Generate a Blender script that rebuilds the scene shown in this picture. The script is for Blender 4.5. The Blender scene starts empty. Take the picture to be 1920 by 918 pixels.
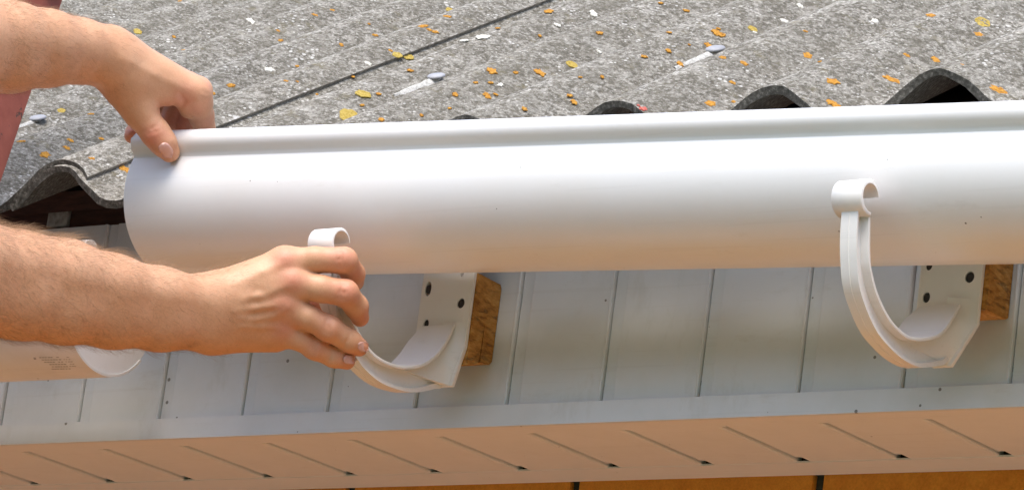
import bpy, bmesh, math, random
import numpy as np
from mathutils import Vector, Matrix

random.seed(7)
RNG = np.random.default_rng(7)
scene = bpy.context.scene
COL = scene.collection

# ------------------------------------------------------------------ camera
CAM = np.array([2.80769592, -2.84403394, -0.80364706])          # where the photographer stands
ROT = np.array([[0.80172, 0.58422, 0.12625],                    # image right
                [-0.05519, 0.28269, -0.95762],                  # image down
                [-0.59515, 0.76078, 0.25888]])                  # view direction
_u, _s, _v = np.linalg.svd(ROT); ROT = _u @ _v
FPX = 8000.0
cam_data = bpy.data.cameras.new("camera")
cam_data.sensor_width = 36.0
cam_data.lens = FPX / 1920 * 36.0
cam_data.clip_start = 0.05
cam_data.clip_end = 2000
cam = bpy.data.objects.new("camera", cam_data)
COL.objects.link(cam)
M = Matrix.Identity(4)
for r in range(3):
    M[r][0] = ROT[0][r]; M[r][1] = -ROT[1][r]; M[r][2] = -ROT[2][r]; M[r][3] = CAM[r]
cam.matrix_world = M
scene.camera = cam

# ------------------------------------------------------------------ light
SUN_EL, SUN_AZ = 62.0, 158.0          # azimuth: 180 = straight in front of the eave (-y), 90 = +x
world = bpy.data.worlds.new("World")
scene.world = world
world.use_nodes = True
wn = world.node_tree.nodes
wn.clear()
sky = wn.new('ShaderNodeTexSky')
sky.sky_type = 'NISHITA'
sky.sun_disc = False
sky.sun_elevation = math.radians(SUN_EL)
sky.sun_rotation = math.radians(SUN_AZ)
sky.air_density = 1.0
sky.dust_density = 2.5
sky.ozone_density = 1.0
bg = wn.new('ShaderNodeBackground')
bg.inputs['Strength'].default_value = 0.15
wo = wn.new('ShaderNodeOutputWorld')
world.node_tree.links.new(sky.outputs[0], bg.inputs[0])
world.node_tree.links.new(bg.outputs[0], wo.inputs[0])
sun_data = bpy.data.lights.new("sun", 'SUN')
sun_data.energy = 1.3
sun_data.angle = math.radians(40)
sun_data.color = (1.0, 0.965, 0.91)
sun = bpy.data.objects.new("sun", sun_data)
COL.objects.link(sun)
_az = math.radians(SUN_AZ); _el = math.radians(SUN_EL)
to_sun = Vector((math.sin(_az) * math.cos(_el), math.cos(_az) * math.cos(_el), math.sin(_el)))
sun.rotation_euler = to_sun.to_track_quat('Z', 'Y').to_euler()
scene.view_settings.view_transform = 'Standard'
scene.view_settings.look = 'None'
scene.view_settings.gamma = 1.0
scene.view_settings.use_curve_mapping = False
scene.view_settings.exposure = 1.27

# ------------------------------------------------------------------ helpers
def ray(u, v):
    return ROT.T @ np.array([(u - 960) / FPX, (v - 459) / FPX, 1.0])
def at(u, v, ax, val):
    d = ray(u, v); return CAM + d * ((val - CAM[ax]) / d[ax])
def att(u, v, t):
    return CAM + ray(u, v) * t
def tof(P):
    return float((ROT @ (np.asarray(P) - CAM))[2])

def put(name, verts, faces, mat, parent=None, smooth=True, angle=40):
    me = bpy.data.meshes.new(name)
    me.from_pydata([tuple(map(float, v)) for v in verts], [], [tuple(map(int, f)) for f in faces])
    me.validate(); me.update()
    bm = bmesh.new(); bm.from_mesh(me)
    bmesh.ops.recalc_face_normals(bm, faces=bm.faces)
    bm.to_mesh(me); bm.free()
    if mat: me.materials.append(mat)
    if smooth:
        me.shade_smooth()
        me.set_sharp_from_angle(angle=math.radians(angle))
    o = bpy.data.objects.new(name, me)
    COL.objects.link(o)
    if parent: o.parent = parent
    return o

def thing(name, label, cat, loc=(0, 0, 0), group=None):
    o = bpy.data.objects.new(name, None)
    o.empty_display_size = 0.05
    COL.objects.link(o)
    o.location = loc
    return tag(o, label, cat, group)
def tag(o, label, cat, group=None):
    o['label'] = label; o['category'] = cat
    if group: o['group'] = group
    return o
def share(src, name, parent, loc=(0, 0, 0)):
    o = src.copy(); o.name = name; COL.objects.link(o); o.parent = parent; o.location = loc
    return o

class MB:
    def __init__(s): s.v = []; s.f = []
    def add(s, vs, fs):
        n = len(s.v); s.v += [tuple(map(float, p)) for p in vs]; s.f += [tuple(i + n for i in f) for f in fs]; return s
    def box(s, a, b):
        (x0, y0, z0), (x1, y1, z1) = a, b
        return s.add([(x0,y0,z0),(x1,y0,z0),(x1,y1,z0),(x0,y1,z0),(x0,y0,z1),(x1,y0,z1),(x1,y1,z1),(x0,y1,z1)],
                     [(0,3,2,1),(4,5,6,7),(0,1,5,4),(1,2,6,5),(2,3,7,6),(3,0,4,7)])
    def prism_x(s, poly, x0, x1):
        n = len(poly)
        vs = [(x0, y, z) for y, z in poly] + [(x1, y, z) for y, z in poly]
        fs = [tuple(range(n)), tuple(range(2 * n - 1, n - 1, -1))]
        fs += [(i, (i + 1) % n, n + (i + 1) % n, n + i) for i in range(n)]
        return s.add(vs, fs)
    def loft(s, rings, caps=True, closed=True):
        n = len(rings[0]); vs = [p for r in rings for p in r]; fs = []
        for k in range(len(rings) - 1):
            for i in range(n if closed else n - 1):
                j = (i + 1) % n
                fs.append((k * n + i, k * n + j, (k + 1) * n + j, (k + 1) * n + i))
        if caps:
            fs.append(tuple(range(n))); fs.append(tuple(range((len(rings) - 1) * n, len(rings) * n)))
        return s.add(vs, fs)
    def cyl(s, a, b, r, n=16, r2=None):
        a = Vector(a); b = Vector(b); d = (b - a).normalized()
        p = d.orthogonal().normalized(); q = d.cross(p)
        rings = [[tuple(c + (p * math.cos(2*math.pi*i/n) + q * math.sin(2*math.pi*i/n)) * rr) for i in range(n)] for c, rr in ((a, r), (b, r2 or r))]
        return s.loft(rings)
    def build(s, name, mat, parent=None, smooth=True, angle=40, bevel=0):
        o = put(name, s.v, s.f, mat, parent, smooth, angle)
        if bevel:
            bm = bmesh.new(); bm.from_mesh(o.data)
            es = [e for e in bm.edges if len(e.link_faces) == 2 and e.calc_face_angle(0) > math.radians(35)]
            bmesh.ops.bevel(bm, geom=es, offset=bevel, segments=2, affect='EDGES', profile=0.6)
            bm.to_mesh(o.data); bm.free()
            o.data.shade_smooth(); o.data.set_sharp_from_angle(angle=math.radians(angle))
        return o

# ------------------------------------------------------------------ materials
class Mat:
    def __init__(s, name, rough=0.5, spec=0.5):
        s.m = bpy.data.materials.new(name); s.m.use_nodes = True
        s.n = s.m.node_tree.nodes; s.l = s.m.node_tree.links
        s.b = s.n['Principled BSDF']
        s.b.inputs['Roughness'].default_value = rough
        s.b.inputs['Specular IOR Level'].default_value = spec
        tc = s.n.new('ShaderNodeNewGeometry'); s.co = tc.outputs['Position']
    def mapping(s, scale=(1, 1, 1), rot=(0, 0, 0), loc=(0, 0, 0)):
        m = s.n.new('ShaderNodeMapping'); s.l.new(s.co, m.inputs[0])
        m.inputs['Scale'].default_value = scale; m.inputs['Rotation'].default_value = rot; m.inputs['Location'].default_value = loc
        return m.outputs[0]
    def noise(s, scale, detail=4, rough=0.6, co=None, dist=0):
        t = s.n.new('ShaderNodeTexNoise'); s.l.new(co or s.co, t.inputs['Vector'])
        t.inputs['Scale'].default_value = scale; t.inputs['Detail'].default_value = detail
        t.inputs['Roughness'].default_value = rough; t.inputs['Distortion'].default_value = dist
        return t.outputs[0]
    def voro(s, scale, co=None, out='Distance', feature='F1'):
        t = s.n.new('ShaderNodeTexVoronoi'); s.l.new(co or s.co, t.inputs['Vector'])
        t.inputs['Scale'].default_value = scale; t.feature = feature
        return t.outputs[out]
    def ramp(s, f, pts):
        t = s.n.new('ShaderNodeValToRGB'); s.l.new(f, t.inputs[0])
        while len(t.color_ramp.elements) < len(pts): t.color_ramp.elements.new(0.5)
        for e, (p, c) in zip(t.color_ramp.elements, pts):
            e.position = p
            e.color = (c, c, c, 1) if not hasattr(c, '__len__') else (*c, 1)
        return t.outputs[0]
    def mix(s, f, a, b, mode='MIX'):
        t = s.n.new('ShaderNodeMix'); t.data_type = 'RGBA'; t.blend_type = mode
        for i, x in ((0, f), (6, a), (7, b)):
            if hasattr(x, 'node') or hasattr(x, 'is_linked'): s.l.new(x, t.inputs[i])
            elif hasattr(x, '__len__'): t.inputs[i].default_value = (*x, 1)
            else: t.inputs[i].default_value = x if i == 0 else (x, x, x, 1)
        return t.outputs[2]
    def math(s, op, a, b=0.0):
        t = s.n.new('ShaderNodeMath'); t.operation = op
        for i, x in enumerate((a, b)):
            if hasattr(x, 'is_linked'): s.l.new(x, t.inputs[i])
            else: t.inputs[i].default_value = x
        return t.outputs[0]
    def attr(s, name):
        t = s.n.new('ShaderNodeAttribute'); t.attribute_name = name; return t.outputs['Fac']
    def color(s, c):
        if hasattr(c, 'is_linked'): s.l.new(c, s.b.inputs['Base Color'])
        else: s.b.inputs['Base Color'].default_value = (*c, 1)
        return s
    def bump(s, h, strength=0.3, dist=0.001):
        t = s.n.new('ShaderNodeBump'); s.l.new(h, t.inputs['Height'])
        t.inputs['Strength'].default_value = strength; t.inputs['Distance'].default_value = dist
        s.l.new(t.outputs[0], s.b.inputs['Normal']); return s

def pvc(name, base, dirt, rough=0.35, speck=0.0, film=0.35, bump=0.06):
    k = Mat(name, rough)
    n1 = k.ramp(k.noise(9, 5, 0.65), [(0.42, 0.0), (0.75, 1.0)])
    c = k.mix(k.math('MULTIPLY', n1, film), base, dirt)
    if speck > 0.08:
        gs = k.ramp(k.noise(16, 5, 0.7, k.mapping((1.6, 1, 0.7), (0, 0, 0), (5.2, 0.4, 1.1))), [(0.60, 0.0), (0.74, 1.0)])
        c = k.mix(k.math('MULTIPLY', gs, 0.16), c, (0.30, 0.27, 0.15))
    if speck:
        v = k.voro(46)
        sz = k.ramp(k.noise(9, 2), [(0.34, 0.0), (0.62, 1.0)])
        spot = k.math('LESS_THAN', v, k.math('MULTIPLY', sz, speck))
        c = k.mix(k.math('MULTIPLY', spot, 0.8), c, (0.10, 0.085, 0.06))
        v2 = k.voro(14, k.mapping((1, 1, 1), (0, 0, 0), (.3, .1, .7)))
        spot2 = k.math('LESS_THAN', v2, k.math('MULTIPLY', sz, speck * 0.55))
        c = k.mix(k.math('MULTIPLY', spot2, 0.85), c, (0.06, 0.05, 0.04))
    sm = k.ramp(k.noise(24, 6, 0.75, k.mapping((0.5, 1, 1.6), (0, 0, 0), (1.3, 4.1, 2.2))), [(0.60, 0.0), (0.72, 1.0)])
    c = k.mix(k.math('MULTIPLY', sm, film * 0.45), c, (0.46, 0.42, 0.34))
    sc = k.ramp(k.noise(60, 3, 0.5, k.mapping((0.06, 3.0, 3.0))), [(0.62, 0.0), (0.66, 1.0)])
    c = k.mix(k.math('MULTIPLY', sc, film * 0.22), c, (0.5, 0.48, 0.44))
    k.color(c)
    k.l.new(k.math('ADD', k.math('MULTIPLY', n1, 0.16), rough - 0.05), k.b.inputs['Roughness'])
    k.bump(k.noise(220, 3, 0.6), bump, 0.0006)
    return k.m

M_GUT = pvc('gutter_pvc', (0.80, 0.80, 0.79), (0.74, 0.70, 0.64), 0.33, 0.035, 0.35)
M_CAP = pvc('cap_pvc', (0.86, 0.86, 0.86), (0.80, 0.80, 0.79), 0.35, 0.0, 0.3)
M_BRK = pvc('bracket_pvc', (0.80, 0.79, 0.765), (0.70, 0.66, 0.59), 0.38, 0.0, 0.5)
M_FAS = pvc('fascia_pvc', (0.70, 0.715, 0.72), (0.56, 0.57, 0.54), 0.42, 0.085, 0.5)
M_SOF = pvc('soffit_pvc', (0.78, 0.775, 0.765), (0.66, 0.635, 0.59), 0.5, 0.03, 0.4)
M_OLD = pvc('old_gutter_pvc', (0.80, 0.79, 0.77), (0.62, 0.58, 0.52), 0.42, 0.06, 0.5)

def mat_roof():
    k = Mat('weathered_cement', 0.95, 0.2)
    st = k.mapping((1.0, 0.72, 1.0))
    fine = k.noise(310, 4, 0.8, st)
    mid = k.noise(135, 4, 0.7, st)
    pat = k.noise(48, 5, 0.7, st)
    big = k.noise(8, 4, 0.6)
    c = k.ramp(fine, [(0.37, (0.062, 0.054, 0.042)), (0.455, (0.175, 0.160, 0.130)), (0.525, (0.265, 0.248, 0.21)), (0.615, (0.66, 0.635, 0.57))])
    c = k.mix(k.math('MULTIPLY', k.ramp(mid, [(0.51, 0.0), (0.60, 1.0)]), 0.50), c, (0.56, 0.535, 0.47))
    c = k.mix(k.math('MULTIPLY', k.ramp(mid, [(0.39, 1.0), (0.48, 0.0)]), 0.62), c, (0.095, 0.085, 0.066))
    c = k.mix(k.math('MULTIPLY', k.ramp(pat, [(0.46, 0.0), (0.60, 1.0)]), 0.42), c, (0.135, 0.122, 0.092))
    c = k.mix(k.math('MULTIPLY', k.ramp(pat, [(0.36, 1.0), (0.46, 0.0)]), 0.30), c, (0.58, 0.565, 0.51))
    c = k.mix(k.math('MULTIPLY', k.ramp(big, [(0.42, 0.0), (0.62, 1.0)]), 0.25), c, (0.17, 0.155, 0.12))
    olive = k.ramp(k.noise(50, 3, 0.6, k.mapping((1, 1, 1), (0, 0, 0), (3, 1, 2))), [(0.60, 0.0), (0.74, 1.0)])
    c = k.mix(k.math('MULTIPLY', olive, 0.4), c, (0.20, 0.165, 0.07))
    # crest shading painted as a dark, noise-broken band on each right flank
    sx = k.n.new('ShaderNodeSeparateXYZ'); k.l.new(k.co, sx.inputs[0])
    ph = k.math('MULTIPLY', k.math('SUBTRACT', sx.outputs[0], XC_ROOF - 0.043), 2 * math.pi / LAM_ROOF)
    flank_shade = k.ramp(k.math('ADD', k.math('MULTIPLY', k.math('COSINE', ph), -0.5), k.math('MULTIPLY', mid, 1.0)), [(0.60, 0.0), (1.05, 1.0)])
    c = k.mix(k.math('MULTIPLY', flank_shade, 0.33), c, (0.10, 0.092, 0.075))
    white = k.math('LESS_THAN', k.voro(170, st), k.math('MULTIPLY', k.ramp(k.noise(22, 3), [(0.45, 0.0), (0.7, 1.0)]), 0.32))
    c = k.mix(k.math('MULTIPLY', white, 0.6), c, (0.72, 0.71, 0.67))
    k.color(c)
    h = k.math('ADD', k.math('MULTIPLY', fine, 0.6), k.math('MULTIPLY', mid, 1.0))
    k.bump(h, 1.0, 0.0035)
    return k.m
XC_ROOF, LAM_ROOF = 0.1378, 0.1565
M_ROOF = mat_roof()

def mat_edge():
    k = Mat('cut_cement_edge', 0.95, 0.2)
    c = k.ramp(k.noise(260, 5, 0.7), [(0.3, (0.045, 0.041, 0.034)), (0.52, (0.115, 0.107, 0.09)), (0.72, (0.29, 0.27, 0.235))])
    k.color(c); k.bump(k.noise(260, 5, 0.7), 0.8, 0.002)
    return k.m
M_EDGE = mat_edge()

def lichen(name, a, b, d):
    k = Mat(name, 0.9, 0.2)
    n = k.noise(420, 4, 0.65)
    k.color(k.ramp(n, [(0.30, d), (0.47, a), (0.68, b)])); k.bump(n, 0.8, 0.0015)
    return k.m
M_LO = lichen('orange_lichen', (0.43, 0.20, 0.03), (0.54, 0.30, 0.06), (0.20, 0.095, 0.025))
M_LY = lichen('yellow_lichen', (0.38, 0.275, 0.06), (0.48, 0.37, 0.11), (0.24, 0.17, 0.03))
M_LC = lichen('cream_lichen', (0.62, 0.60, 0.52), (0.74, 0.72, 0.66), (0.42, 0.40, 0.33))
M_PINK = lichen('faded_red_paint', (0.48, 0.10, 0.075), (0.60, 0.22, 0.18), (0.22, 0.07, 0.055))
M_RUN = lichen('washed_cement', (0.46, 0.45, 0.415), (0.64, 0.625, 0.585), (0.26, 0.25, 0.225))

def mat_simple(name, c0, c1, scale, rough=0.6, bump=0.3, stretch=(1, 1, 1), dist=0.001, detail=5, spec=0.4):
    k = Mat(name, rough, spec)
    n = k.noise(scale, detail, 0.62, k.mapping(stretch))
    k.color(k.ramp(n, [(0.3, c0), (0.7, c1)]))
    if bump: k.bump(n, bump, dist)
    return k.m
M_SIDE = mat_simple('sheet_side', (0.10, 0.092, 0.076), (0.36, 0.34, 0.295), 260, 0.95, 0.6)
M_ZINC = mat_simple('zinc_cap', (0.27, 0.275, 0.295), (0.38, 0.385, 0.405), 90, 0.5, 0.15)
M_BEAM = mat_simple('dark_painted_beam', (0.035, 0.016, 0.012), (0.10, 0.04, 0.028), 40, 0.8, 0.4, (1, 6, 6))
M_CEMENT = mat_simple('grey_cement', (0.16, 0.15, 0.13), (0.42, 0.40, 0.36), 120, 0.9, 0.5)
M_SCREW = mat_simple('black_screw', (0.012, 0.012, 0.013), (0.03, 0.03, 0.032), 300, 0.45, 0.2)
M_MORTAR = mat_simple('dark_mortar', (0.035, 0.036, 0.028), (0.075, 0.075, 0.06), 200, 0.95, 0.5)
M_SHIRT = mat_simple('blue_cotton', (0.08, 0.13, 0.24), (0.11, 0.17, 0.30), 300, 0.9, 0.3)
M_TROUSER = mat_simple('dark_denim', (0.03, 0.04, 0.07), (0.05, 0.06, 0.10), 300, 0.9, 0.3)
M_SHOE = mat_simple('brown_leather', (0.07, 0.04, 0.02), (0.12, 0.07, 0.04), 60, 0.6, 0.2)
M_INK = mat_simple('grey_ink', (0.30, 0.285, 0.26), (0.46, 0.44, 0.40), 900, 0.6, 0)

def mat_brick():
    k = Mat('orange_brick', 0.75, 0.3)
    n = k.noise(60, 5, 0.6); f = k.noise(500, 3, 0.6)
    c = k.ramp(n, [(0.3, (0.72, 0.25, 0.02)), (0.7, (0.88, 0.36, 0.04))])
    k.color(k.mix(0.25, c, k.ramp(f, [(0.35, (0.2, 0.07, 0.01)), (0.65, (0.66, 0.28, 0.06))])))
    k.bump(f, 0.25, 0.0008)
    return k.m
M_BRICK = mat_brick()

def mat_wood():
    k = Mat('rough_sawn_wood', 0.8, 0.25)
    g = k.noise(150, 5, 0.7, k.mapping((1, 0.45, 1.3), (math.radians(-38), 0, 0)), 0.2)
    b = k.noise(26, 3)
    c = k.ramp(g, [(0.30, (0.20, 0.075, 0.014)), (0.5, (0.50, 0.235, 0.055)), (0.66, (0.64, 0.36, 0.11)), (0.8, (0.72, 0.46, 0.19))])
    c = k.mix(k.math('MULTIPLY', k.ramp(b, [(0.45, 0.0), (0.7, 1.0)]), 0.5), c, (0.46, 0.18, 0.03))
    tr = k.ramp(k.noise(170, 5, 0.7, k.mapping((1, 0.35, 1.3), (math.radians(-38), 0, 0), (2, 3, 1))), [(0.58, 0.0), (0.68, 1.0)])
    c = k.mix(k.math('MULTIPLY', tr, 0.65), c, (0.62, 0.38, 0.15))
    k.color(c); k.bump(k.math('ADD', g, tr), 0.9, 0.0025)
    return k.m
M_WOOD = mat_wood()

def mat_redpaint():
    k = Mat('flaking_red_paint', 0.6, 0.35)
    n = k.noise(30, 5, 0.65); chips = k.noise(70, 6, 0.7, k.mapping((1, 1, 0.6)))
    c = k.ramp(n, [(0.3, (0.21, 0.050, 0.030)), (0.7, (0.31, 0.088, 0.055))])
    ch = k.ramp(chips, [(0.64, 0.0), (0.67, 1.0)])
    k.color(k.mix(ch, c, (0.09, 0.05, 0.035)))
    k.bump(k.math('SUBTRACT', k.math('MULTIPLY', n, 0.4), ch), 0.5, 0.001)
    return k.m
M_RED = mat_redpaint()

def mat_skin():
    k = Mat('skin', 0.47, 0.42)
    blot = k.noise(38, 4, 0.6); pore = k.noise(900, 3, 0.6); wr = k.noise(230, 4, 0.6, k.mapping((1.0, 0.5, 1.0)))
    c = k.ramp(blot, [(0.3, (0.585, 0.302, 0.158)), (0.5, (0.635, 0.336, 0.182)), (0.7, (0.67, 0.372, 0.210))])
    c = k.mix(k.math('MULTIPLY', k.attr('redness'), 0.9), c, (0.60, 0.205, 0.125))
    c = k.mix(k.math('MULTIPLY', k.attr('hairtint'), k.math('MULTIPLY', k.ramp(k.noise(420, 3, 0.6, k.mapping((0.5, 1, 1))), [(0.45, 0.0), (0.7, 1.0)]), 0.30)), c, (0.30, 0.16, 0.085))
    c = k.mix(0.12, c, k.ramp(pore, [(0.35, (0.42, 0.21, 0.12)), (0.65, (0.75, 0.5, 0.36))]))
    k.color(c)
    k.b.inputs['Subsurface Weight'].default_value = 0.12
    k.b.inputs['Subsurface Radius'].default_value = (1.0, 0.35, 0.2)
    k.b.inputs['Subsurface Scale'].default_value = 0.006
    k.bump(k.math('ADD', k.math('MULTIPLY', pore, 0.35), wr), 0.22, 0.0011)
    return k.m
M_SKIN = mat_skin()
M_NAIL = mat_simple('nail', (0.62, 0.33, 0.26), (0.70, 0.42, 0.34), 90, 0.25, 0.0, spec=0.6)
M_HAIR = mat_simple('brown_hair', (0.26, 0.15, 0.07), (0.42, 0.26, 0.14), 60, 0.5, 0.0)
M_SCALP = mat_simple('dark_brown_hair', (0.035, 0.02, 0.012), (0.09, 0.055, 0.03), 120, 0.6, 0.6, (1, 1, 0.2))
def mat_ground():
    k = Mat('terracotta_paving', 0.9, 0.2)
    n = k.noise(3, 5, 0.6); f = k.noise(60, 4, 0.6)
    c = k.ramp(n, [(0.3, (0.50, 0.305, 0.22)), (0.7, (0.60, 0.38, 0.28))])
    k.color(k.mix(0.3, c, k.ramp(f, [(0.3, (0.3, 0.16, 0.09)), (0.7, (0.66, 0.40, 0.25))])))
    k.bump(f, 0.4, 0.01)
    return k.m
M_GROUND = mat_ground()
M_ADDED_SLOPE = mat_simple('added_slope_green', (0.025, 0.035, 0.014), (0.075, 0.085, 0.04), 1.2, 0.95, 0.6, dist=0.3)  # dark green for the added slope that blocks the low sky
M_LAWN = mat_simple('lawn_grass', (0.05, 0.075, 0.028), (0.11, 0.13, 0.06), 4, 0.95, 0.4, dist=0.02)

# ------------------------------------------------------------------ the setting
GZ = -2.45
N = 24
vs, fs = [], []
for j in range(N + 1):
    for i in range(N + 1):
        vs.append((-400 + 800 * i / N, -400 + 800 * j / N, GZ))
for j in range(N):
    for i in range(N):
        a = j * (N + 1) + i; fs.append((a, a + 1, a + N + 2, a + N + 1))
g = put('ground', vs, fs, M_LAWN, smooth=False); g['kind'] = 'structure'
pav = MB().box((-5, -1.1, GZ + 0.004), (7, 0.177, GZ + 0.03)).build('paving', M_GROUND, None, False); pav['kind'] = 'structure'

X0, X1 = -1.4, 2.6                    # length of eave that is built
vs, fs = [], []
nr, na = 10, 40
for j in range(nr + 1):
    for i in range(na + 1):
        a = math.pi * (1.0 + i / na); f = j / nr
        d = 16 + 60 * f
        hgt = (3 * f * f - 2 * f ** 3) * (24 + 2.5 * math.sin(i * 0.9) + 1.5 * math.sin(i * 2.3 + 1))
        vs.append((d * math.cos(a) * 1.15, d * math.sin(a) - 1.0, GZ - 0.05 + hgt + (0.3 * math.sin(i * 5.1 + j * 3.7) if j else 0)))
for j in range(nr):
    for i in range(na):
        a = j * (na + 1) + i; fs.append((a, a + 1, a + na + 2, a + na + 1))
hl = put('added_horizon_slope', vs, fs, M_ADDED_SLOPE, smooth=True, angle=180); hl['kind'] = 'structure'  # unseen slope behind the camera, added to block low sky and darken the horizon
# brick wall: mortar core with the upper courses laid brick by brick
WY = 0.187
wall = thing('brick_wall', 'orange brick wall with dark mortar joints under the soffit', 'wall', (0.6, WY, GZ))
wall.location = (0, 0, 0)
MB().box((X0, WY + 0.006, GZ), (X1, WY + 0.25, 0.285)).build('mortar', M_MORTAR, wall, False)
BL, BJ, BH = 0.2505, 0.0105, 0.065
proto = None
xj = at(1078, 905, 1, WY)[0]           # a measured head joint
for c in range(4):
    zt = -0.0008 - c * (BH + 0.010)
    off = xj if c % 2 == 0 else xj + 0.12
    k0 = int((X0 - off) / (BL + BJ)) + 1
    for i in range(k0, k0 + int((X1 - X0) / (BL + BJ)) - 1):
        x = off + i * (BL + BJ)
        if proto is None:
            proto = MB().box((-(BL) / 2, 0, -BH), (BL / 2, 0.1, 0)).build('brick', M_BRICK, wall, bevel=0.0015)
            b = proto
        else:
            b = share(proto, 'brick', wall)
        b.location = (x + BJ / 2 + BL / 2, WY + random.uniform(-0.0008, 0.0008), zt)
low = MB()
zc = -0.0008 - 4 * (BH + 0.010)
c = 4
while zc > GZ + BH:
    off = xj if c % 2 == 0 else xj + 0.12
    k0 = int((X0 - off) / (BL + BJ)) + 1
    for i in range(k0, k0 + int((X1 - X0) / (BL + BJ)) - 1):
        x = off + i * (BL + BJ) + BJ / 2
        low.box((x, WY + random.uniform(-0.0008, 0.0008), zc - BH), (x + BL, WY + 0.1, zc))
    zc -= BH + 0.010; c += 1
lo = low.build('lower_courses', M_BRICK, wall, False); lo['kind'] = 'stuff'

# soffit: planks seen from below, a front lip and a rear trim
TILT = math.tan(math.radians(0.35))
soff = thing('soffit', 'white plastic soffit of narrow planks seen from below, tinted by the paving', 'soffit', (0, 0, 0))
def soffit_plank():
    s = 0.0014; mb = MB(); y0, y1 = 0.022, 0.158
    prof = [(0.0000, 0.003), (0.0118, 0.003), (0.0130, 0.0), (0.0975, 0.0), (0.0988, 0.0012), (0.0988, 0.008), (0.0, 0.008)]
    z = lambda y, h: h + y * TILT
    mb.add([(x, y0, z(y0, h)) for x, h in prof] + [(x, y1 if x > 0.0125 else y1 - 0.0105, z(y1, h)) for x, h in prof],
           [tuple(range(7)), tuple(range(13, 6, -1))] + [(i, (i + 1) % 7, 7 + (i + 1) % 7, 7 + i) for i in range(7)])
    return mb
sp = None
for k in range(int(X0 / 0.1), int(X1 / 0.1)):
    if sp is None: sp = o = soffit_plank().build('soffit_plank', M_SOF, soff, False)
    else: o = share(sp, 'soffit_plank', soff)
    o.location = (0.0061 + 0.1 * k, 0, random.uniform(-0.0002, 0.0002))
MB().prism_x([(0.0024, -0.0006), (0.0248, -0.0004), (0.0248, 0.0007), (0.0024, 0.0007)], X0, X1).build('front_lip', M_SOF, soff, False)
MB().prism_x([(0.1520, 0.0004), (0.1868, -0.0018), (0.1868, 0.0012), (0.1520, 0.0020)], X0, X1).build('rear_trim', M_SOF, soff, False)
MB().box((X0, 0.003, 0.03), (X1, 0.187, 0.034)).build('backing_board', M_BEAM, soff, False)

# fascia: vertical plank cladding with a corner trim
fas = thing('fascia', 'pale grey plastic fascia of vertical planks behind the gutter brackets', 'fascia', (0, 0, 0))
def fascia_plank():
    prof = [(0.0000, 0.0022), (0.0110, 0.0022), (0.0114, 0.0026), (0.0118, 0.0026), (0.0122, 0.0003), (0.0134, 0.0), (0.0950, 0.0), (0.0958, -0.0010), (0.0976, -0.0014), (0.0988, -0.0004), (0.0992, 0.0018), (0.0992, 0.006), (0.0, 0.006)]
    n = len(prof)
    return MB().add([(x, y, 0.010) for x, y in prof] + [(x, y, 0.2122) for x, y in prof],
                    [tuple(range(n)), tuple(range(2 * n - 1, n - 1, -1))] + [(i, (i + 1) % n, n + (i + 1) % n, n + i) for i in range(n)])
fp = None
for k in range(int(X0 / 0.1), int(X1 / 0.1)):
    if fp is None: fp = o = fascia_plank().build('fascia_plank', M_FAS, fas, False)
    else: o = share(fp, 'fascia_plank', fas)
    o.location = (0.1 * k, random.uniform(-0.0003, 0.0003), 0)
MB().prism_x([(-0.0030, -0.0007), (-0.0030, 0.0185), (-0.0018, 0.0188), (-0.0018, 0.0006), (0.0022, 0.0006), (0.0022, -0.0007)], X0, X1).build('corner_trim', M_FAS, fas, True, 30)
MB().box((X0, 0.0075, 0.012), (X1, 0.028, 0.211)).build('backing_board', M_BEAM, fas, False)

# dark beam above the fascia
beam = thing('eave_beam', 'dark brown wooden beam above the fascia under the roof edge', 'beam', (0, 0, 0))
MB().box((X0, 0.006, 0.2135), (X1, 0.06, 0.2315)).build('lower_board', M_BEAM, beam, bevel=0.001)
MB().box((X0, 0.022, 0.2325), (X1, 0.07, 0.242)).build('upper_board', M_BEAM, beam, bevel=0.001)
MB().box((0.0165, 0.0015, 0.2150), (0.0425, 0.0075, 0.2345)).build('metal_strap', M_CEMENT, beam, bevel=0.001)

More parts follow.
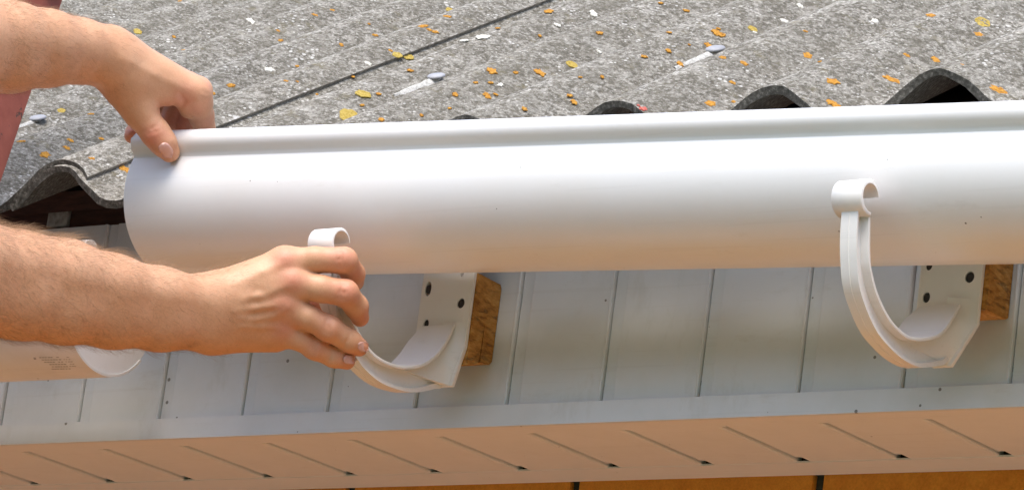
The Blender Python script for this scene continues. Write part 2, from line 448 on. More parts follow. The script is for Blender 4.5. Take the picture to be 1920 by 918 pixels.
# ------------------------------------------------------------------ corrugated roof
TH = math.radians(31.6); TT = math.tan(TH)
YE, LAM, XC, AMP, Z0 = -0.12, 0.1565, 0.1378, 0.0215, 0.2232
SHEET_T = 0.0067
def sag(x):
    f = min(1.0, max(0.0, (x - 0.10) / 0.45)); return -0.0145 * (1 - f * f * (3 - 2 * f))
def wave(x): return AMP * math.cos(2 * math.pi * (x - XC) / LAM) + sag(x)
roof = thing('corrugated_roof', 'weathered grey corrugated cement roof spotted with orange lichen', 'roof', (0, 0, 0))
def sheet(xa, xb, lift, ye, length, seed):
    n = max(8, int((xb - xa) / LAM * 18)); rng = random.Random(seed)
    rows = [0, 0.02, 0.06, 0.12, 0.3, 0.6, 1.0, 1.5, 2.0, length]
    nrm = Vector((0, -math.sin(TH), math.cos(TH)))
    top, bot = [], []
    ph = [0.4, 2.1, rng.uniform(0, 6), rng.uniform(0, 6), rng.uniform(0, 6), 1.7]
    for q, s in enumerate(rows):
        for i in range(n + 1):
            x = xa + (xb - xa) * i / n
            wob = 0.0008 * math.sin(3.1 * s + x * 7 + ph[0]) + 0.0006 * math.sin(x * 23 + ph[1] + s * 5)
            rag = (0.0022 * math.sin(x * 41 + ph[2]) + 0.0016 * math.sin(x * 97 + ph[3]) + 0.0012 * math.sin(x * 211 + ph[4])) if q == 0 else 0
            dz = (wave(x) + lift + wob)
            p = Vector((x, ye + s * math.cos(TH), Z0 + (ye - YE) * TT + s * math.sin(TH) + dz))
            p += Vector((0, math.cos(TH), math.sin(TH))) * rag
            # wave normal for an even sheet thickness
            dwx = -AMP * 2 * math.pi / LAM * math.sin(2 * math.pi * (x - XC) / LAM)
            nn = Vector((-dwx, -math.sin(TH), math.cos(TH))).normalized()
            th = SHEET_T + (0.0012 * math.sin(x * 61 + ph[5]) if q < 2 else 0)
            top.append(p); bot.append(p - nn * th)
    W = n + 1; R_ = len(rows); vs = top + bot; B = len(top); fs = []; mi = []
    for j in range(R_ - 1):
        for i in range(n):
            a = j * W + i
            fs.append((a, a + 1, a + W + 1, a + W)); mi.append(0)
            fs.append((B + a, B + a + W, B + a + W + 1, B + a + 1)); mi.append(1)
    for i in range(n):
        fs.append((i, B + i, B + i + 1, i + 1)); mi.append(1)
        a = (R_ - 1) * W + i; fs.append((a, a + 1, B + a + 1, B + a)); mi.append(1)
    for j in range(R_ - 1):
        a = j * W; fs.append((a, a + W, B + a + W, B + a)); mi.append(2)
        a = j * W + n; fs.append((a, B + a, B + a + W, a + W)); mi.append(2)
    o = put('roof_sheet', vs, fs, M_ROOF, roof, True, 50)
    o.data.materials.append(M_EDGE); o.data.materials.append(M_SIDE)
    # faces keep their order in from_pydata; classify by index
    for p, m_ in zip(o.data.polygons, mi): p.material_index = m_
    return o
def under(y): return Z0 + (y - YE) * TT - AMP - 0.0270
MB().prism_x([(0.0, under(0.0)), (2.55, under(2.55)), (2.55, under(2.55) - 0.02), (0.0, under(0.0) - 0.02)], X0, X1).build('sarking_board', M_BEAM, roof, False)
MB().prism_x([(2.56, under(2.56) - 0.2), (2.56, under(2.56) + 0.03), (2.60, under(2.60) + 0.03), (2.60, under(2.60) - 0.2)], X0, X1).build('ridge_board', M_BEAM, roof, False)
SEAM = 0.1762
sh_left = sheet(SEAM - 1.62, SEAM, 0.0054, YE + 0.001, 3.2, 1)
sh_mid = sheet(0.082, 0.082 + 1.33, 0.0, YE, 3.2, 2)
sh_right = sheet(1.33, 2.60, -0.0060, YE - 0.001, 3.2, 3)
def roof_z(x, y):
    return Z0 + (y - YE) * TT + wave(x) + (0.0054 if x < SEAM else 0.0)
def on_roof(u, v):
    d = ray(u, v)
    ts = np.linspace(3.3, 9.0, 1200); prev = None
    for t in ts:
        P = CAM + d * t
        if P[1] < YE: continue
        if P[2] < roof_z(P[0], P[1]):
            a, b = prev if prev else t - 0.01, t
            for _ in range(30):
                m = (a + b) / 2; Q = CAM + d * m
                if Q[2] < roof_z(Q[0], Q[1]): b = m
                else: a = m
            return Vector(CAM + d * b)
        prev = t
    return None
def roof_normal(P):
    x = P[0]; e = 1e-4
    zx = (wave(x + e) - wave(x - e)) / (2 * e)
    return Vector((-zx, -TT, 1)).normalized()

# lichens: (u, v, apparent width in the photograph)
LICH = """590,29,11 623,20,9 521,59,8 526,77,11 640,85,12 692,46,6 703,67,11 794,50,18 805,57,10 816,61,12 839,32,13 843,20,18y
933,54,11 433,161,15 536,153,9 557,125,8 557,154,6 732,96,8 745,104,22y 765,107,22y 769,133,12 662,145,8 681,177,28y 710,177,10 679,198,9
656,219,50y 715,225,13 790,217,10 843,204,8 853,178,15 892,156,8 920,156,10 913,180,20 929,178,9 922,134,22 967,137,11 983,205,12 594,178,7
1029,22,18 1012,68,9 1012,137,20 1072,122,24y 1068,180,12 1076,192,14 1088,146,7 1129,145,10 1208,107,11 1239,7,10 1287,21,11 1255,62,10
1253,96,13 1275,121,17 1328,86,15 1345,63,25 1357,67,9 1347,55,8 1355,109,15 1395,120,18 1373,156,12 1332,195,20 1375,192,9 1514,105,21
1510,60,8 1537,117,9 1562,154,24 1562,196,28 1671,150,27 1700,105,14 1745,30,18 1842,43,36y 1835,66,17 1753,113,20 1804,123,9 1872,170,34
1411,55,20y 1124,63,14 1292,85,6 171,215,12 40,266,15 132,264,12 125,278,15 84,291,21 172,298,10 190,261,9 231,316,24 115,208,18y
326,70,8 258,60,20y 344,95,8 434,161,13 400,176,9 337,3,9 905,70,26c 870,77,18c 505,131,18c 1112,26,20c 1123,98,9c 1415,62,9c
1206,205,15r 1197,199,7r 938,160,12c 1045,48,13c 1500,12,14c 1640,40,16c 1470,40,15c 690,120,14c 470,40,16c"""
blobs = {}
def blob(kind, var):
    if (kind, var) in blobs: return blobs[(kind, var)]
    rng = random.Random(100 + var); n = 20; mb = MB()
    ph = [rng.uniform(0, 6.28) for _ in range(4)]; KY = 0.35 if kind == 'y' else 1.0
    rad = [1 + KY * (0.22 * math.sin(2 * a + ph[0]) + 0.16 * math.sin(5 * a + ph[1]) + 0.12 * math.sin(9 * a + ph[2]) + rng.uniform(-.12, .12)) for a in [2 * math.pi * i / n for i in range(n)]]
    rings = []
    prof = ((1.0, -0.10), (0.93, 0.10), (0.68, 0.15), (0.36, 0.12)) if kind != 'y' else ((1.0, -0.10), (0.94, 0.10), (0.72, 0.07), (0.36, 0.05))
    for r, h in prof:
        rings.append([(0.5 * r * rad[i] * math.cos(2 * math.pi * i / n), 0.5 * r * rad[i] * math.sin(2 * math.pi * i / n), h + (rng.uniform(-.06, .09) if r < 1 else 0)) for i in range(n)])
    mb.loft(rings)
    o = mb.build('paint_mark' if kind == 'r' else 'lichen_patch', {'o': M_LO, 'y': M_LY, 'c': M_LC, 'r': M_PINK}[kind], None, True, 60)
    blobs[(kind, var)] = o
    o['_first'] = 1
    return o
up_slope = Vector((0, math.cos(TH), math.sin(TH)))
for q, tok in enumerate(LICH.split()):
    kind = tok[-1] if tok[-1] in 'ycr' else 'o'
    u, v, w = [float(x) for x in tok.rstrip('ycr').split(',')]
    P = on_roof(u, v)
    if P is None: continue
    src = blob(kind, q % 6)
    if '_first' in src: o = src; del o['_first']
    else: o = src.copy(); COL.objects.link(o)
    o.parent = sh_left if P.x < SEAM else sh_mid
    nrm = roof_normal(P); a = (up_slope - nrm * up_slope.dot(nrm)).normalized(); b = a.cross(nrm)
    size = w / 8000 * tof(P) * 0.98
    flat = 0.006 / size * 0.9
    ang = random.uniform(0, 6.28)
    A = (a * math.cos(ang) + b * math.sin(ang)); Bv = nrm.cross(A)
    # apparent width is nearly all along the slope; patches are roughly round
    Mx = Matrix((A * size * random.uniform(.85, 1.15), Bv * size * random.uniform(.85, 1.1), nrm * max(0.0035, size * 0.16))).transposed().to_4x4()
    Mx.translation = P + nrm * 0.0005
    o.matrix_world = Mx
    o.matrix_basis = Mx

# roofing nails with domed caps on the crests and pale streaks washed below them
for (u, v, w) in ((818, 147, 33), (1341, 96, 37), (71, 225, 31)):
    P = on_roof(u, v)
    par = sh_left if P.x < SEAM else sh_mid
    nrm = Vector((0.10, -math.sin(TH), math.cos(TH))).normalized(); a = (up_slope - nrm * up_slope.dot(nrm)).normalized(); b = a.cross(nrm)
    r = w / 8000 * tof(P) * 0.54
    mb = MB(); n = 20; rings = []
    for k, (rr, h) in enumerate(((0.84, 0.0012), (0.97, 0.0014), (1.0, 0.0021), (0.95, 0.0031), (0.76, 0.0040), (0.42, 0.0046), (0.1, 0.0048))):
        rings.append([tuple(P + (a * math.cos(2*math.pi*i/n) + b * math.sin(2*math.pi*i/n)) * r * rr + nrm * h) for i in range(n)])
    nail = mb.loft(rings).build('roof_nail', M_ZINC, par, True, 50)
    MB().cyl(P - nrm * 0.02, P + nrm * 0.002, 0.003).build('shank', M_ZINC, nail)
    st = []
    L = 0.075; Q0 = P + up_slope * 0.006
    for i in range(11):
        s = -L * i / 10
        hw = (0.0034 * (1 - 0.6 * (i / 10)) + random.uniform(-.0008, .0008)) * (0.6 if i == 0 else 1)
        cx = Q0.x; cy = Q0.y + s * math.cos(TH)
        for e in (-1, -0.5, 0, 0.5, 1):
            x = cx + e * hw
            st.append((x, cy, roof_z(x, cy) + 0.0011 * (1 - abs(e) ** 2) + 0.0002 - (0.0012 if abs(e) == 1 else 0)))
    fs = [(i * 5 + j, i * 5 + j + 1, (i + 1) * 5 + j + 1, (i + 1) * 5 + j) for i in range(10) for j in range(4)]
    put('runoff_streak', st, fs, M_RUN, par, True)

# ------------------------------------------------------------------ gutters
def gutter_profile(R, a0, a1, bead_c, bead_r, t=0.0022):
    """closed section in (y,z) about the axis: outer arc a0..a1, bead, inner arc back"""
    P = []
    n = 40
    for i in range(n + 1):
        a = math.radians(a0 + (a1 - 2.5 - a0) * i / n); P.append((-R * math.cos(a), R * math.sin(a)))
    # rolled bead: leave the arc at a1, go round the outside of the bead
    cy, cz = bead_c
    en = (-R * math.cos(math.radians(a1)), R * math.sin(math.radians(a1)))
    st = math.atan2(en[1] - cz, en[0] - cy)
    q0, q1 = P[-1], (cy + bead_r * math.cos(st - math.radians(38)), cz + bead_r * math.sin(st - math.radians(38)))
    for f in (0.25, 0.5, 0.75):                 # moulded fillet below the bead
        w = 0.35 * 4 * f * (1 - f)
        P.append((q0[0] * (1 - f) * (1 - w) + q1[0] * f * (1 - w) + en[0] * w + (q0[0] * w * 0), q0[1] * (1 - f) * (1 - w) + q1[1] * f * (1 - w) + en[1] * w))
    for i in range(3, 23):
        a = st - math.radians(285) * i / 22
        P.append((cy + bead_r * math.cos(a), cz + bead_r * math.sin(a)))
    for i in range(n + 1):
        a = math.radians(a1 - 2 + (a0 - a1 + 2) * i / n); P.append((-(R - t) * math.cos(a), (R - t) * math.sin(a)))
    return P
def gutter(name, label, ends, a0, a1, bead_c, bead_r, mat, rows=14):
    (xa, ya, za, Ra), (xb, yb, zb, Rb) = ends
    g = thing('gutter', label, 'gutter', (0, 0, 0), 'white gutter lengths along the eave')
    rings = []
    for k in range(rows + 1):
        f = k / rows; R = Ra + (Rb - Ra) * f; s = R / Ra
        x = xa + (xb - xa) * f; y = ya + (yb - ya) * f; z = za + (zb - za) * f
        rings.append([(x, y + p[0], z + p[1]) for p in gutter_profile(R, a0, a1, (bead_c[0] * s, bead_c[1] * s), bead_r * s)])
    mb = MB().loft(rings)
    o = mb.build('channel', mat, g, True, 32)
    bm = bmesh.new(); bm.from_mesh(o.data)
    bmesh.ops.triangulate(bm, faces=[f for f in bm.faces if len(f.verts) > 4], ngon_method='EAR_CLIP')
    bm.to_mesh(o.data); bm.free()
    return g
GX = 0.29; GC = (-0.1240, 0.1806); GR = 0.0639
Bc = at(259, 269, 0, GX) + np.array([0, 0.0012, 0.0])
gut = gutter('gutter', 'long white plastic gutter held by its rolled rim above the open brackets',
             ((GX, GC[0], GC[1], GR), (1.60, -0.0985, 0.1315, 0.0600)), -158, 27.5,
             (Bc[1] - GC[0], Bc[2] - GC[1]), 0.0113, M_GUT)
FX = 0.213
far = gutter('gutter', 'short weathered gutter length with a printed label behind the lower forearm',
             ((FX, -0.0985, 0.0942, 0.0600), (-1.35, -0.0985, 0.098, 0.0600)), -146, 40,
             (-0.0985 * 0 - 0.0385, 0.0470), 0.0085, M_OLD)

cap = MB().prism_x([(-0.0985 - 0.0588 * math.cos(math.radians(a)), 0.0942 + 0.0588 * math.sin(math.radians(a))) for a in range(-170, 31, 8)], FX - 0.004, FX - 0.0012).build('end_cap', M_CAP, far, True, 40)
# print on the far gutter: rows of small marks and a dot, laid on its outer face
def far_pt(u, v):
    d = ray(u, v); best = None
    for t in np.linspace(3.4, 4.6, 3000):
        P = CAM + d * t
        if P[0] < FX and math.hypot(P[1] + 0.0985, P[2] - 0.0945) < 0.0601: return P
    return None
pm = MB()
def mark(u0, v0, u1, v1, w=2.2):
    A, Bp = far_pt(u0, v0), far_pt(u1, v1)
    A2, B2 = far_pt(u0 + w, v0), far_pt(u1 + w, v1)
    if any(p is None for p in (A, Bp, A2, B2)): return
    out = lambda P: P + np.array([0, P[1] + 0.0985, P[2] - 0.0945]) / 0.06 * 0.0004
    pm.add([out(A), out(A2), out(B2), out(Bp)], [(0, 1, 2, 3)])
rr = random.Random(3)
for row in range(6):                      # slanting lines of illegible small print
    for i in range(7):
        u = 74 + i * 5.3 + row * 4.6; v = 668.5 + row * 4.3 - i * 0.1
        if rr.random() < 0.93: mark(u, v, u + 0.2, v + 1.5, rr.uniform(3.0, 4.9))
for row in range(5):
    for i in range(3):
        u = 116 + i * 4.6 + row * 3.6; v = 668 + row * 4.2
        if rr.random() < 0.85: mark(u, v, u + 0.2, v + 1.1, rr.uniform(2.0, 4.0))
mark(63, 669, 64, 673, 4.5)
pm.build('printed_label', M_INK, far, False)

# ------------------------------------------------------------------ gutter brackets
def smooth_poly(P, n):
    """Catmull-Rom resample of a polyline of (y,z) points"""
    P = [np.array(p, float) for p in P]; Q = [2 * P[0] - P[1]] + P + [2 * P[-1] - P[-2]]; out = []
    m = len(P) - 1
    for k in range(n + 1):
        s = k / n * m; i = min(int(s), m - 1); t = s - i
        a, b, c, d = Q[i], Q[i + 1], Q[i + 2], Q[i + 3]
        out.append(0.5 * (2 * b + (c - a) * t + (2 * a - 5 * b + 4 * c - d) * t * t + (3 * b - a - 3 * c + d) * t ** 3))
    return out
def bracket(label, xw, web, inner_px, outer_px, clip_px, plate, holes, tail):
    """xw: right face of the web; pixel outlines are unprojected on to that plane"""
    br = thing('gutter_bracket', label, 'gutter bracket', (0, 0, 0), 'white gutter brackets on the fascia')
    n = 44
    inn = smooth_poly([at(u, v, 0, xw + 0.004)[1:] for u, v in inner_px], n)
    out = smooth_poly([at(u, v, 0, xw)[1:] for u, v in outer_px], n)
    x0 = xw - web
    # web: between the outer strip and the cradle
    rings = []
    for a, b in zip(out, inn):
        bb = b + (a - b) / max(np.linalg.norm(a - b), 1e-6) * 0.0008
        rings.append([(x0, *a), (xw, *a), (xw, *(a * 0.86 + bb * 0.14)), (xw - 0.0035, *(a * 0.82 + bb * 0.18)), (xw - 0.0035, *bb), (x0 + 0.0035, *bb), (x0 + 0.0035, *(a * 0.82 + bb * 0.18)), (x0, *(a * 0.86 + bb * 0.14))])
    MB().loft(rings).build('web', M_BRK, br, True, 35)
    # raised centre line on the outer strip
    mid = (x0 + xw) / 2
    rings = []
    for i, (a, b) in enumerate(zip(out[:int(n * .62)], inn)):
        d = (a - b) / np.linalg.norm(a - b)
        rings.append([(mid - 0.0009, *(a - d * 0.001)), (mid, *(a + d * 0.0007)), (mid + 0.0009, *(a - d * 0.001))])
    MB().loft(rings).build('moulding_line', M_BRK, br, True, 60)
    # cradle: thin strip along the inner curve, wider towards the back plate
    rings = []
    pl_l, pl_r = plate[0], plate[1]
    for i, b in enumerate(inn):
        q = i / n; f = max(0.0, min(1.0, (q - 0.50) / 0.36)); f = f * f * (3 - 2 * f); g = max(0.0, (q - 0.90) / 0.10)
        f2 = f * (1 - 0.55 * g)
        lo = (x0 - 0.006) * (1 - f2) + (pl_l + 0.0005) * f2
        hi = (xw + 0.004) * (1 - f * 0.9) + (pl_r - 0.012) * f * 0.9
        t = inn[min(i + 1, n)] - inn[max(i - 1, 0)]; nn = np.array([-t[1], t[0]]) / np.linalg.norm(t)
        if nn @ (out[i] - b) < 0: nn = -nn
        th = 0.0026
        c1, c2 = b, b + nn * th
        rings.append([(lo, *c1), (hi, *c1), (hi + 0.0004, *((c1 + c2) / 2)), (hi, *c2), (lo, *c2)])
    MB().loft(rings).build('cradle', M_BRK, br, True, 40)
    # clip ring at the front lip
    (cu, cv), rad, tw, a_from, a_to, cx0, cx1 = clip_px
    c = at(cu, cv, 0, cx1)[1:]
    rings = []
    for i in range(33):
        a = math.radians(a_from + (a_to - a_from) * i / 32)
        ww = tw * (1 if i < 24 else 1 - 0.55 * (i - 24) / 8)
        d = np.array([math.cos(a), math.sin(a)])
        p, q = c + d * rad, c + d * (rad + ww)
        e = 0.0008
        rings.append([(cx0, *p), (cx0, *(q - d * e)), (cx0 + e, *q), (cx1 - e, *q), (cx1, *(q - d * e)), (cx1, *p)])
    MB().loft(rings).build('clip', M_BRK, br, True, 50)
    # back plate with screw holes and a tapered tail
    pl, pr, zt, zb, yf = plate
    tx, tz = tail
    bm_poly = [(pl, zt), (pr, zt), (pr, zb), (tx + 0.003, tz), (tx - web, tz), (pl, zb + 0.004)]
    mb = MB(); y0, y1 = yf, yf + 0.0042
    m_ = len(bm_poly)
    pts = [(x, y0, z) for x, z in bm_poly] + [(x, y1, z) for x, z in bm_poly]
    mb.add(pts, [tuple(range(m_)), tuple(range(2 * m_ - 1, m_ - 1, -1))] + [(i, (i + 1) % m_, m_ + (i + 1) % m_, m_ + i) for i in range(m_)])
    plate_o = mb.build('back_plate', M_BRK, br, True, 30, bevel=0.0006)
    cut = MB()
    for (u, v, ru, rv, _) in holes:
        P = at(u, v, 1, yf); rx = ru / 2100; rz = rv / 2100
        ring = [(P[0] + rx * math.cos(2*math.pi*i/24), P[2] + rz * math.sin(2*math.pi*i/24)) for i in range(24)]
        cut.loft([[(x, yf - 0.01, z) for x, z in ring], [(x, yf + 0.01, z) for x, z in ring]])
    co = cut.build('hole_cutter', M_BRK, None, False)
    md = plate_o.modifiers.new('b', 'BOOLEAN'); md.object = co; md.operation = 'DIFFERENCE'; md.solver = 'EXACT'
    dg = bpy.context.evaluated_depsgraph_get()
    me = bpy.data.meshes.new_from_object(plate_o.evaluated_get(dg))
    plate_o.modifiers.clear(); plate_o.data = me
    me.shade_smooth(); me.set_sharp_from_angle(angle=math.radians(30))
    bpy.data.objects.remove(co)
    for (u, v, ru, rv, screw) in holes:
        if screw:
            P = at(u, v, 1, yf); r = 0.0043
            s = MB().cyl((P[0], yf + 0.0012, P[2]), (P[0], yf + 0.03, P[2]), r, 20).build('screw', M_SCREW, plate_o, bevel=0.0006)
    # moulded flare that carries the web across to the right edge of the plate
    rings = []
    kmin = int(np.argmin([b[1] for b in inn]))
    for i in range(17):
        f = i / 16
        z = tz + 0.0015 + (zb + 0.020 - tz) * f
        xr = tx + (pr - tx) * min(1.0, (z - tz) / (zb - tz)) - 0.0012
        ya = None
        for k in range(kmin, n):
            if inn[k][1] <= z <= inn[k + 1][1]:
                ya = inn[k][0] + (inn[k + 1][0] - inn[k][0]) * (z - inn[k][1]) / (inn[k + 1][1] - inn[k][1])
        if ya is None: ya = inn[kmin][0] if z < inn[kmin][1] else inn[-1][0]
        kb = int(np.argmin([abs(o_[1] - z) if q_ > n * 0.6 else 9 for q_, o_ in enumerate(out)]))
        if z < inn[kmin][1]: ya = min(ya, out[kb][0] - 0.002)
        ya = min(ya + 0.001, yf - 0.002)
        pts = []
        for m_i in range(7):
            e = m_i / 6
            pts.append(((xw - 0.0034) + (xr - xw + 0.0034) * e, yf - 0.0004 + (ya - yf) * (1 - e) ** 2.2, z))
        rings.append(pts + [(xr, yf + 0.001, z), (xw - 0.0034, yf + 0.001, z)])
    MB().loft(rings).build('flare', M_BRK, br, True, 60)
    return br

YP = -0.0405
R_IN = [(1632, 398), (1631.5, 457), (1631.9, 480), (1634.5, 506), (1646.3, 550.6), (1669.8, 597.6), (1698.6, 626.4), (1719.5, 632.5), (1740.4, 630), (1758.7, 618.6), (1777, 592.4), (1789, 570)]
R_OUT = [(1609.0, 394.7), (1606.3, 437), (1606.5, 485), (1613.0, 545), (1638.4, 611), (1664.6, 647), (1696, 674.8), (1727, 688), (1758.7, 685), (1774, 680), (1790, 655), (1804, 625)]
bracket('white gutter bracket on the right, nobody holding it, its front clip upright',
        1.0670, 0.0150, R_IN, R_OUT, ((1633, 370.5), 0.0113, 0.0034, 282, 18, 1.0450, 1.0725),
        (1.0306, 1.0884, 0.172, 0.0575, YP),
        [(1818, 519, 9, 10, True), (1737, 557, 7, 9.5, True), (1742, 497, 6.5, 9, True)], (1.0650, 0.0240))
L_IN = [(636, 470), (634, 490), (636, 520), (643, 560), (668, 611), (692, 650.7), (713.3, 670.5), (740.7, 682.7), (765, 685.8), (789.5, 679.7), (814, 660), (832, 632.4), (843, 608)]
L_OUT = [(622, 466), (620, 490), (622, 530), (630, 580), (646, 634), (667.6, 669), (685.9, 693.4), (716.3, 717.8), (753, 731.5), (783.4, 734.6), (814, 728.5), (832, 723), (854, 680)]
bracket('white gutter bracket gripped by the lower hand, its front arm pulled open',
        0.5565, 0.0150, L_IN, L_OUT, ((641, 456), 0.0106, 0.0026, 255, 18, 0.5370, 0.5640),
        (0.5216, 0.5775, 0.176, 0.0615, YP),
        [(864, 568, 8.5, 9.5, True), (803, 541, 7, 14, True), (799, 607, 6, 9, True), (867, 508, 4.5, 11, False)], (0.5660, 0.0262))

# wooden packing blocks between plate and fascia
def block(label, xr, zt, zb, crack):
    t = thing('wood_block', label, 'wood block', (xr, 0, zb), 'wooden blocks behind the gutter brackets')
    t.location = (0, 0, 0)
    yb, yf = -0.0012, -0.0360
    if crack:
        ym = -0.0185
        poly = [(yf, zt + 0.002), (yf, zb - 0.006), (ym - 0.0014, zb - 0.0005), (ym - 0.0004, zb + 0.012), (ym + 0.0003, zt - 0.030), (ym + 0.0012, zb + 0.012), (ym + 0.0009, zb + 0.001), (yb - 0.003, zb + 0.0025), (yb, zb + 0.006), (yb, zt - 0.002), (yb - 0.002, zt + 0.001)]
    else:
        poly = [(yf, zt), (yf, zb), (yb - 0.003, zb + 0.001), (yb, zb + 0.003), (yb, zt)]
    MB().prism_x(poly, xr - 0.052, xr).build('block_body', M_WOOD, t, True, 20, bevel=0.0007 if not crack else 0)
    return t
block('cracked brown wooden block behind the hand-held bracket', 0.5785, 0.1262, 0.0520, True)
block('plain brown wooden block behind the bracket at the right', 1.0930, 0.165, 0.0705, False)

# ------------------------------------------------------------------ ladder (only one stile shows, at the left edge)
lad = thing('ladder', 'red painted wooden ladder stile with flaking paint at the left edge', 'ladder', (0, 0, 0))
LA = math.radians(75); ld = np.array([0, math.cos(LA), math.sin(LA)]); lf = np.array([0, -math.sin(LA), math.cos(LA)])
P0 = at(4, 335, 1, -0.150)
P1 = at(114, 12, 1, -0.150 + (at(114, 12, 1, -0.1)[2] - P0[2]) / math.tan(LA))
s_bot = (GZ - P0[2]) / ld[2]
XR = P0[0]
def stile_dir(xr, lean):
    mb = MB(); rings = []
    for s in (s_bot, 0.75):
        rings.append([np.array([xr + lean * s + dx, P0[1], P0[2]]) + ld * s + lf * df for dx, df in ((0, 0), (-0.038, 0), (-0.038, 0.068), (0, 0.068))])
    return mb.loft(rings)
LEAN = (P1[0] - P0[0]) / (P1[2] - P0[2]) * ld[2]
stile_dir(XR, LEAN).build('stile', M_RED, lad, True, 30, bevel=0.002)
stile_dir(XR - 0.40, LEAN).build('stile', M_RED, lad, True, 30, bevel=0.002)
sr = s_bot + 0.25
tr = (P1[2] - P0[2]) / ld[2] + 0.012
rs = [tr - 0.28 * k for k in range(0, 11)]
for s in rs:
    if s < s_bot + 0.1: continue
    c = np.array([XR + LEAN * s, P0[1], P0[2]]) + ld * s + lf * 0.022
    MB().cyl(c + np.array([-0.405, 0, 0]), c + np.array([0.006, 0, 0]), 0.0125, 18).build('rung', M_RED, lad)

# ------------------------------------------------------------------ person (signed-distance modelling, polygonised with surface nets)
def surface_nets(F, origin, h):
    S = F < 0
    nx, ny, nz = F.shape
    cnt = np.zeros((nx - 1, ny - 1, nz - 1), np.uint8)
    for i in (0, 1):
        for j in (0, 1):
            for k in (0, 1):
                cnt += S[i:nx - 1 + i, j:ny - 1 + j, k:nz - 1 + k]
    act = (cnt > 0) & (cnt < 8)
    idx = -np.ones(act.shape, np.int64)
    cells = np.argwhere(act); idx[act] = np.arange(len(cells))
    acc = np.zeros((len(cells), 3)); num = np.zeros(len(cells))
    cor = [(i, j, k) for i in (0, 1) for j in (0, 1) for k in (0, 1)]
    vals = {c: F[cells[:, 0] + c[0], cells[:, 1] + c[1], cells[:, 2] + c[2]] for c in cor}
    for c in cor:
        for ax in range(3):
            if c[ax] == 0:
                d = list(c); d[ax] = 1; d = tuple(d)
                a, b = vals[c], vals[d]
                m = (a < 0) != (b < 0)
                t = np.zeros(len(cells)); t[m] = a[m] / (a[m] - b[m])
                p = np.tile(np.array(c, float), (len(cells), 1)); p[:, ax] += t
                acc[m] += p[m]; num[m] += 1
    V = (cells + acc / num[:, None]) * h + origin
    Q = []
    for ax in range(3):
        sl0 = [slice(None)] * 3; sl1 = [slice(None)] * 3
        sl0[ax] = slice(0, -1); sl1[ax] = slice(1, None)
        ch = S[tuple(sl0)] != S[tuple(sl1)]
        e = np.argwhere(ch)
        o1, o2 = [a for a in range(3) if a != ax]
        ok = (e[:, o1] > 0) & (e[:, o2] > 0) & (e[:, o1] < F.shape[o1] - 1) & (e[:, o2] < F.shape[o2] - 1)
        e = e[ok]
        q = []
        for d1, d2 in ((-1, -1), (0, -1), (0, 0), (-1, 0)):
            f = e.copy(); f[:, o1] += d1; f[:, o2] += d2
            q.append(idx[f[:, 0], f[:, 1], f[:, 2]])
        q = np.stack(q, 1)
        flip = S[e[:, 0], e[:, 1], e[:, 2]] ^ (ax == 1)
        q[~flip] = q[~flip][:, ::-1]
        Q.append(q)
    Q = np.concatenate(Q); Q = Q[(Q >= 0).all(1)]
    return V, Q

class Field:
    def __init__(s, lo, hi, h):
        s.o = np.array(lo, float); s.h = h
        s.n = np.ceil((np.array(hi) - s.o) / h).astype(int) + 1
        s.F = np.full(s.n, 1.0, np.float32)
    def grid(s, lo, hi):
        a = np.clip(np.floor((np.array(lo) - s.o) / s.h).astype(int), 0, s.n); b = np.clip(np.ceil((np.array(hi) - s.o) / s.h).astype(int) + 1, 0, s.n)
        sl = tuple(slice(x, y) for x, y in zip(a, b))
        ax = [(np.arange(x, y, dtype=np.float32) * s.h + oo).astype(np.float32) for x, y, oo in zip(a, b, s.o)]
        return sl, ax[0][:, None, None], ax[1][None, :, None], ax[2][None, None, :]
    def cone(s, A, B, ra, rb, k=0.006, margin=0.022, target=None):
        A = np.array(A, float); B = np.array(B, float); r = max(ra, rb) + margin
        sl, X, Y, Z = s.grid(np.minimum(A, B) - r, np.maximum(A, B) + r)
        T = s.F if target is None else target
        sub = T[sl]
        if sub.size == 0: return
        d = B - A; L2 = float(d @ d) + 1e-12
        t = np.clip(((X - A[0]) * d[0] + (Y - A[1]) * d[1] + (Z - A[2]) * d[2]) / L2, 0, 1)
        D = np.sqrt((X - A[0] - t * d[0]) ** 2 + (Y - A[1] - t * d[1]) ** 2 + (Z - A[2] - t * d[2]) ** 2) - (ra + (rb - ra) * t)
        D = D.astype(np.float32)
        if k <= 0: T[sl] = np.minimum(sub, D)
        else:
            h_ = np.maximum(k - np.abs(sub - D), 0) / k
            T[sl] = np.minimum(sub, D) - h_ * h_ * k * 0.25
    def chain(s, pts, rads, k=0.004, k0=None, target=None):
        for i in range(len(pts) - 1):
            s.cone(pts[i], pts[i + 1], rads[i], rads[i + 1], k if (i or k0 is None) else k0, target=target)
    def bumpat(s, P, r, amt):
        P = np.array(P); sl, X, Y, Z = s.grid(P - 3 * r, P + 3 * r)
        if s.F[sl].size == 0: return
        d2 = (X - P[0]) ** 2 + (Y - P[1]) ** 2 + (Z - P[2]) ** 2
        s.F[sl] -= (amt * np.exp(-d2 / (r * r))).astype(np.float32)
    def groove(s, A, B, w, amt):
        """shallow crease along the segment AB"""
        A = np.array(A); B = np.array(B); m = 4 * w; sl, X, Y, Z = s.grid(np.minimum(A, B) - m, np.maximum(A, B) + m)
        if s.F[sl].size == 0: return
        d = B - A; t = np.clip(((X - A[0]) * d[0] + (Y - A[1]) * d[1] + (Z - A[2]) * d[2]) / (d @ d), 0, 1)
        q = (X - A[0] - t * d[0]) ** 2 + (Y - A[1] - t * d[1]) ** 2 + (Z - A[2] - t * d[2]) ** 2
        s.F[sl] += (amt * np.exp(-q / (w * w))).astype(np.float32)

